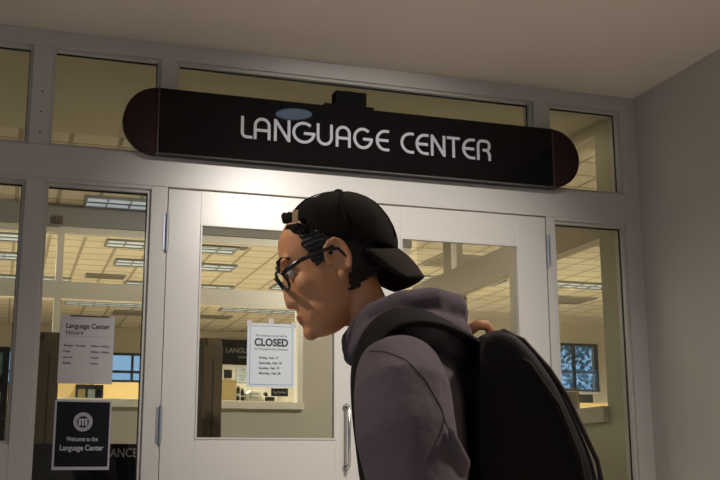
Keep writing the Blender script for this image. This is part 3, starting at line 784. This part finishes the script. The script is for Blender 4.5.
bm = bmesh.new(); ell(bm, (.012,0,1.642), (.008,.008,.004)); mesh_obj('button', bm, 'cap', cap, True)
for aa in (30, 90, 150, 210, 270, 330):       # panel seams
    a = radians(aa); pts = []
    for (z, f, k_, w) in lv[1:]:
        ct, st = cos(a), sin(a); pts.append(((f+k_)/2+math.copysign(abs(ct)**(2/2.4), ct)*(f-k_)/2*1.006, math.copysign(abs(st)**(2/2.4), st)*w*1.008, z+.0006))
    bm = bmesh.new(); tube(bm, pts, .0013, 6); mesh_obj('seam', bm, 'cap', cap, True)
# adjusting strap at the forehead with its metal buckle and free tail
bm = bmesh.new(); pts = [(.106,-.04,1.560),(.1085,0,1.562),(.105,.035,1.561),(.092,.060,1.558),(.07,.077,1.552)]
tube(bm, pts, (.0028,.009) if False else [(.003,.009)]*5, 8); mesh_obj('strap', bm, 'cap', cap, True)
bm = bmesh.new(); tube(bm, [(.092,.050,1.578),(.103,.034,1.583),(.109,.024,1.584),(.112,.018,1.592)], [(.003,.010),(.004,.011),(.004,.010),(.003,.006)], 8); mesh_obj('strap_tail', bm, 'cap', cap, True)
bm = bmesh.new(); bx(bm, -.006,.006,-.001,.001,-.011,.011, .0006)
bmesh.ops.transform(bm, matrix=Matrix.Translation((.0925,.0665,1.578)) @ Matrix.Rotation(radians(-42), 4, 'Z'), verts=bm.verts); mesh_obj('buckle', bm, 'brass', cap)
bm = bmesh.new(); ell(bm, (-.082,.030,1.566), (.004,.009,.008), Matrix.Rotation(radians(-15), 3, 'Z')); mesh_obj('logo', bm, 'pink', cap, True)
# glasses ----------------------------------------------------------
gl = None
bm = bmesh.new()
def rimpts(s): return [(.102-.0072*(abs(.034+.026*cos(a))/.06)**2+.30*.0175*(math.copysign(abs(sin(a))**.8, sin(a))-.6), s*(.034+.026*cos(a)), .003+.0175*math.copysign(abs(sin(a))**.8, sin(a))) for a in [2*pi*k/28 for k in range(28)]]
for s in (1,-1): tube(bm, rimpts(s), .0026, 8, True)
tube(bm, [(.101,-.010,.009),(.102,0,.012),(.101,.010,.009)], .0022, 8)
gl = hp(mesh_obj('glasses', bm, 'specs', per, True))
for s in (1,-1):
    bm = bmesh.new(); P_ = rimpts(s); bm.faces.new([bm.verts.new((p[0]-.0005, p[1], p[2])) for p in P_]); hp(mesh_obj('lens', bm, 'lens', gl))
    bm = bmesh.new(); tube(bm, [(.094, s*.060, .011),(.086, s*.071, .014),(.06, s*.077, .021),(.012, s*.080, .024),(-.008, s*.081, .018),(-.020, s*.080,-.004)], [(.0022,.0035),(.002,.0045),(.002,.0042),(.002,.003),(.002,.003),(.002,.003)], 8); hp(mesh_obj('temple_arm', bm, 'specs', gl, True))
# hoodie -----------------------------------------------------------
bm = bmesh.new()
X, Y = (1,0,0), (0,1,0)
loft(bm, [((-.080,0,1.385),X,Y,.070,.080),((-.105,0,1.352),X,Y,.080,.105),((-.112,0,1.320),X,Y,.084,.150),((-.114,0,1.27),X,Y,.088,.180),((-.118,0,1.18),X,Y,.090,.175),((-.128,0,1.05),X,Y,.096,.168),((-.140,0,.92),X,Y,.104,.172),((-.148,0,.80),X,Y,.112,.182),((-.150,0,.765),X,Y,.104,.172)], 36, 2.3)
for s in (1,-1):
    sh, el, wr = ARM[s][:3]
    bk_ = 0 if s > 0 else -.045
    tube(bm, [(-.075+bk_, s*.080, 1.325), (-.076+bk_, s*.140, 1.298), (-.075+bk_, s*.182, 1.262), (-.076+bk_, s*.208, 1.20), (-.088+bk_, s*.230, 1.12), el, el.lerp(wr,.3)+Vector((0,0,-.005)), el.lerp(wr,.7), wr-(wr-el)*.06], [.058,.072,.078,.079,.073,.066,.060,.053,.045], 20)
    for k in range(3): a = el.lerp(wr, .12+.2*k); tube(bm, [a+Vector((-.02, s*.03, .0)), a+Vector((.02, s*.045, .02))], [.018,.014], 8)
    tube(bm, [(-.15, s*.225, 1.10),(-.155, s*.26, 1.16),(-.13, s*.285, 1.21)], [.01,.012,.006], 8)   # sleeve crease at elbow
    tube(bm, [(-.16, s*.22, 1.05),(-.15, s*.275, 1.09),(-.10, s*.300, 1.13)], [.012,.014,.006], 8)
    tube(bm, [(-.02, s*.25, 1.03),(-.06, s*.295, 1.06),(-.11, s*.300, 1.10)], [.010,.014,.006], 8)
# hood: rolled collar round the neck and slumped bag behind
hood = [(-.018,0,1.356,.024,.026),(-.022,.042,1.374,.027,.026),(-.045,.074,1.402,.030,.026),(-.090,.088,1.418,.033,.028),(-.135,.080,1.422,.038,.030),(-.168,.050,1.416,.044,.034),(-.178,0,1.416,.046,.036)]
full = hood + [(a,-b,c,d,e) for a,b,c,d,e in hood[-2:0:-1]]
tube(bm, [p[:3] for p in full], [(p[3],p[4]) for p in full], 16, True)
h2 = [(-.022,.0,1.340,.018),(-.020,.050,1.350,.020),(-.034,.098,1.372,.020),(-.085,.118,1.385,.022),(-.14,.108,1.383,.026),(-.185,.06,1.374,.032),(-.195,0,1.37,.034)]
full = h2 + [(a,-b,c,d) for a,b,c,d in h2[-2:0:-1]]
tube(bm, [p[:3] for p in full], [p[3] for p in full], 14, True)
ell(bm, (-.165,0,1.36), (.055,.11,.05))
tube(bm, [(-.10,.06,1.438),(-.15,.055,1.443),(-.19,.035,1.43),(-.205,.0,1.42)], [.008,.012,.014,.010], 10)
tube(bm, [(-.06,-.06,1.425),(-.11,-.055,1.44),(-.16,-.03,1.447),(-.19,.0,1.440)], [.008,.011,.012,.010], 10)
hoodie = mesh_obj('hoodie', bm, 'hoodie', per)
remesh(hoodie, .0055, 6, .5)
bm = bmesh.new()   # armhole seam
seam = [(-.018,1.335),(-.045,1.33),(-.072,1.315),(-.1,1.283),(-.123,1.238),(-.135,1.177)]
hb = None
from mathutils.bvhtree import BVHTree
bv = BVHTree.FromPolygons([v.co for v in hoodie.data.vertices], [tuple(p.vertices) for p in hoodie.data.polygons])
pts = []
for i in range(len(seam)-1):
    for k in range(4):
        t_ = k/4; a = seam[i][0]+(seam[i+1][0]-seam[i][0])*t_; b = seam[i][1]+(seam[i+1][1]-seam[i][1])*t_
        h = bv.ray_cast(Vector((a, .6, b)), Vector((0,-1,0)))
        if h[0]: pts.append(h[0])
tube(bm, pts, .0016, 6); mesh_obj('seam', bm, 'hoodseam', hoodie, True)
for s in (1,-1):
    sh, el, wr = ARM[s][:3]; bm = bmesh.new(); d = (wr-el); tube(bm, [wr-d*.16, wr-d*.04, wr], [.042,.040,.037], 18); mesh_obj('cuff', bm, 'hoodie', hoodie, True)
bm = bmesh.new(); loft(bm, [((-.150,0,.79),X,Y,.114,.184),((-.151,0,.74),X,Y,.106,.174)], 36, 2.3); mesh_obj('waistband', bm, 'hoodie', hoodie, True)
# jeans, shoes
bm = bmesh.new()
loft(bm, [((-.15,0,.86),X,Y,.098,.165),((-.15,0,.78),X,Y,.105,.172),((-.15,0,.73),X,Y,.098,.165)], 28)
for s in (1,-1):
    hip, kn, an = ARM[s][3:]
    tube(bm, [hip+Vector((0,0,.02)), hip.lerp(kn,.5), kn, kn.lerp(an,.4), an+(kn-an)*.12], [.094,.084,.068,.066,.060], 18)
jeans = mesh_obj('jeans', bm, 'jeans', per); remesh(jeans, .009, 4)
for s in (1,-1):
    an = ARM[s][5]; bm = bmesh.new(); ft = an+Vector((.03,0,-.05))
    loft(bm, [(ft+Vector((-.095,0,.0)),Y,(0,0,1),.022,.030),(ft+Vector((-.07,0,.01)),Y,(0,0,1),.038,.045),(ft+Vector((0,0,.01)),Y,(0,0,1),.043,.047),(ft+Vector((.07,0,-.006)),Y,(0,0,1),.046,.034),(ft+Vector((.13,0,-.014)),Y,(0,0,1),.044,.026),(ft+Vector((.165,0,-.02)),Y,(0,0,1),.026,.016)], 20)
    sh_ = mesh_obj('shoe', bm, 'shoe', per, True)
    bm = bmesh.new(); z0 = ft.z-.05 if s > 0 else ft.z-.05
    loft(bm, [(ft+Vector((-.10,0,-.038)),Y,(0,0,1),.026,.011),(ft+Vector((-.06,0,-.038)),Y,(0,0,1),.042,.012),(ft+Vector((.08,0,-.038)),Y,(0,0,1),.049,.012),(ft+Vector((.15,0,-.038)),Y,(0,0,1),.040,.012),(ft+Vector((.178,0,-.036)),Y,(0,0,1),.018,.009)], 16, 4)
    mesh_obj('sole', bm, 'sole', sh_, True)
    bm = bmesh.new()
    for k in range(5): x = .01+.018*k; tube(bm, [ft+Vector((x,-.022,.05-.009*k)), ft+Vector((x,0,.056-.0085*k)), ft+Vector((x,.022,.05-.009*k))], .0022, 6)
    mesh_obj('laces', bm, 'sole', sh_, True)

# ================================================================== BACKPACK (top level)
bp = thing('backpack', 'black backpack with tan grab loop worn on the back of the person', 'backpack', PO, PR)
bm = bmesh.new()
out = [(-.205,1.345),(-.222,1.372),(-.262,1.386),(-.300,1.370),(-.350,1.318),(-.384,1.268),(-.411,1.212),(-.436,1.160),(-.447,1.10),(-.445,1.02),(-.43,.93),(-.36,.89),(-.25,.89),(-.205,.93),(-.2,1.1)]
out = [(-.20+(a+.20)*.90, b) for a, b in out]
cxp = sum(a for a, b in out)/len(out); czp = sum(b for a, b in out)/len(out)
secs = [(-.155,.72),(-.150,.84),(-.135,.93),(-.10,.985),(-.05,1.0),(.05,1.0),(.10,.985),(.135,.93),(.150,.84),(.155,.72)]
rings = []
for y, k in secs:
    rings.append([bm.verts.new((-.20+(a+.20)*k, y, czp+(b-czp)*(.90+.10*(k-.72)/.28) )) for a, b in out])
for A, B in zip(rings, rings[1:]):
    for k in range(len(out)): bm.faces.new((A[k], A[(k+1) % len(out)], B[(k+1) % len(out)], B[k]))
bm.faces.new(rings[0][::-1]); bm.faces.new(rings[-1])
pk = mesh_obj('main_compartment', bm, 'pack', bp, True)
m_ = pk.modifiers.new('u', 'SUBSURF'); m_.levels = 2; m_.render_levels = 2
def pipe(yy, off, name, mt, r):
    k = .95; b_ = bmesh.new()
    tube(b_, [(-.20+(a+.20)*k-off, yy, czp+(b-czp)*k*.985+.003) for a, b in out[1:12]], r, 8)
    return mesh_obj(name, b_, mt, bp, True)
pipe(.135, .0, 'piping', 'pipe', .0045); pipe(-.135, .0, 'piping', 'pipe', .0045)
# second zipped compartment line
bm = bmesh.new(); tube(bm, [(-.235,.144,1.350),(-.290,.150,1.318),(-.335,.152,1.25),(-.365,.152,1.17),(-.38,.150,1.08),(-.375,.148,.98)], .005, 8); mesh_obj('zipper', bm, 'strap', bp, True)
bm = bmesh.new(); loft(bm, [((-.40,0,1.13),(0,1,0),(.42,0,1),.105,.02),((-.425,0,1.06),(0,1,0),(0.1,0,1),.12,.09),((-.455,0,1.03),(0,1,0),(0.1,0,1),.11,.085),((-.475,0,1.0),(0,1,0),(0,0,1),.08,.05)], 24, 3); mesh_obj('front_pocket', bm, 'pack', bp, True)
bm = bmesh.new(); tube(bm, [(-.208,.03,1.362),(-.214,.033,1.385),(-.232,.03,1.398),(-.250,.02,1.398),(-.262,.014,1.380)], [(.010,.003)]*5, 8); mesh_obj('grab_loop', bm, 'tanloop', bp, True)
for s in (1,-1):
    bm = bmesh.new()
    SP = [(-.228,.070,1.345,-.2,.2,1),(-.205,.095,1.362,0,.3,1),(-.165,.120,1.392,0,.5,1),(-.125,.136,1.402,0,.6,1),(-.085,.142,1.402,.1,.6,1),(-.045,.142,1.392,.4,.6,.9),(-.006,.130,1.362,.8,.5,.4),
          (-.014,.118,1.29,1,.4,.1),(-.018,.115,1.20,1,.4,0),(-.028,.125,1.10,1,.5,0),(-.05,.155,1.02,.8,.8,0),(-.11,.19,.97,0,1,0),(-.20,.15,.95,-.3,1,0)]
    P3 = [Vector((a-(.022 if s < 0 and c < 1.37 and a > -.1 else 0), s*b, c)) for a, b, c, *_n in SP]; N3 = [Vector((d, s*e, f)).normalized() for a, b, c, d, e, f in SP]
    for _ in range(2):
        P3 = [P3[0]] + [(P3[i-1]+P3[i]*2+P3[i+1])/4 for i in range(1, len(P3)-1)] + [P3[-1]]
        N3 = [N3[0]] + [(N3[i-1]+N3[i]*2+N3[i+1])/4 for i in range(1, len(N3)-1)] + [N3[-1]]
    rr_ = [(.034,.009)]*8 + [(.028,.007)]*2 + [(.012,.003)]*(len(P3)-10)
    rings = []
    for i, p in enumerate(P3):
        a = P3[max(0,i-1)]; b = P3[min(len(P3)-1,i+1)]; tt = (b-a).normalized()
        nrm = N3[i].normalized(); side = tt.cross(nrm).normalized(); nn = side.cross(tt).normalized()
        w, h_ = rr_[i]; ring = []
        for k in range(12):
            an = 2*pi*k/12; c_, s_ = cos(an), sin(an)
            ring.append(bm.verts.new(p+side*w*math.copysign(abs(c_)**.5, c_)+nn*h_*math.copysign(abs(s_)**.6, s_)))
        rings.append(ring)
    for A, B in zip(rings, rings[1:]):
        for k in range(12): bm.faces.new((A[k], A[(k+1) % 12], B[(k+1) % 12], B[k]))
    bm.faces.new(rings[0][::-1]); bm.faces.new(rings[-1])
    ss = mesh_obj('shoulder_strap', bm, 'strap', bp, True); m_ = ss.modifiers.new('u', 'SUBSURF'); m_.levels = 2; m_.render_levels = 2

# ------------------------------------------------------------------ lights
spot('door_key_light', (1.62, -2.7, 3.17), 430, (1.0,.92,.84), 58, 1.0, .07, (1.66, 0, 1.95))  # added key spot for the pool on the doors, apart from the recessed downlight
spot('corridor_fill', (2.3, -3.4, 3.15), 300, (1.0,.90,.80), 160, .9, .12)  # added fill that lifts the ceiling and right wall, no fixture
spot('corridor_fill', (-1.1, -3.1, 3.15), 130, (1.0,.86,.70), 62, .9, .06, (.45,-3.25,1.5))  # added spot aimed at the person's face from front left
spot('corridor_fill', (-1.0, -5.2, 3.15), 20, (1.0,.88,.80), 160, .9, .15)  # weak added fill for the left side, no fixture
for x, y, _ in TR:
    if _ and y != 3.16 and (x, y) not in ((.65,8.50),(-.6,6.90),(.97,5.62)):
        spot('room_spot', (x+.6, y+.17, 3.16), 260, (1.0,.92,.77), 168, .5, .05)
spot('room_spot', (7.2, 3.0, 3.16), 260, (1.0,.92,.77), 168, .5, .05)
spot('room_spot', (3.05, .75, 3.17), 200, (1.0,.92,.80), 120, .8, .02, (.9, 3.6, 1.9))  # added vestibule spot to brighten the rails of the inner partition

w = bpy.data.worlds.new('World'); S.world = w; w.use_nodes = True
bg = w.node_tree.nodes['Background']; bg.inputs[0].default_value = (.26,.48,.86,1); bg.inputs[1].default_value = 1.5

# ------------------------------------------------------------------ camera
cd = bpy.data.cameras.new('camera'); cam = bpy.data.objects.new('camera', cd); COL.objects.link(cam)
Rv = Vector((.94974538,-.31300804,-.0031103)); Uv = Vector((-.06255337,-.19951988,.97789513)); Fw = Vector((.3067096,.92855683,.2090728))
mt = Matrix((( Rv.x, Uv.x, -Fw.x, 0), (Rv.y, Uv.y, -Fw.y, -5), (Rv.z, Uv.z, -Fw.z, 1.15), (0,0,0,1)))
cam.matrix_world = mt; cd.sensor_width = 36; cd.lens = 1071.35/720*36; cd.clip_end = 100; cd.clip_start = .05
S.camera = cam
vs = S.view_settings; vs.view_transform = 'Standard'; vs.look = 'None'; vs.exposure = 0; vs.gamma = 1; vs.use_curve_mapping = False
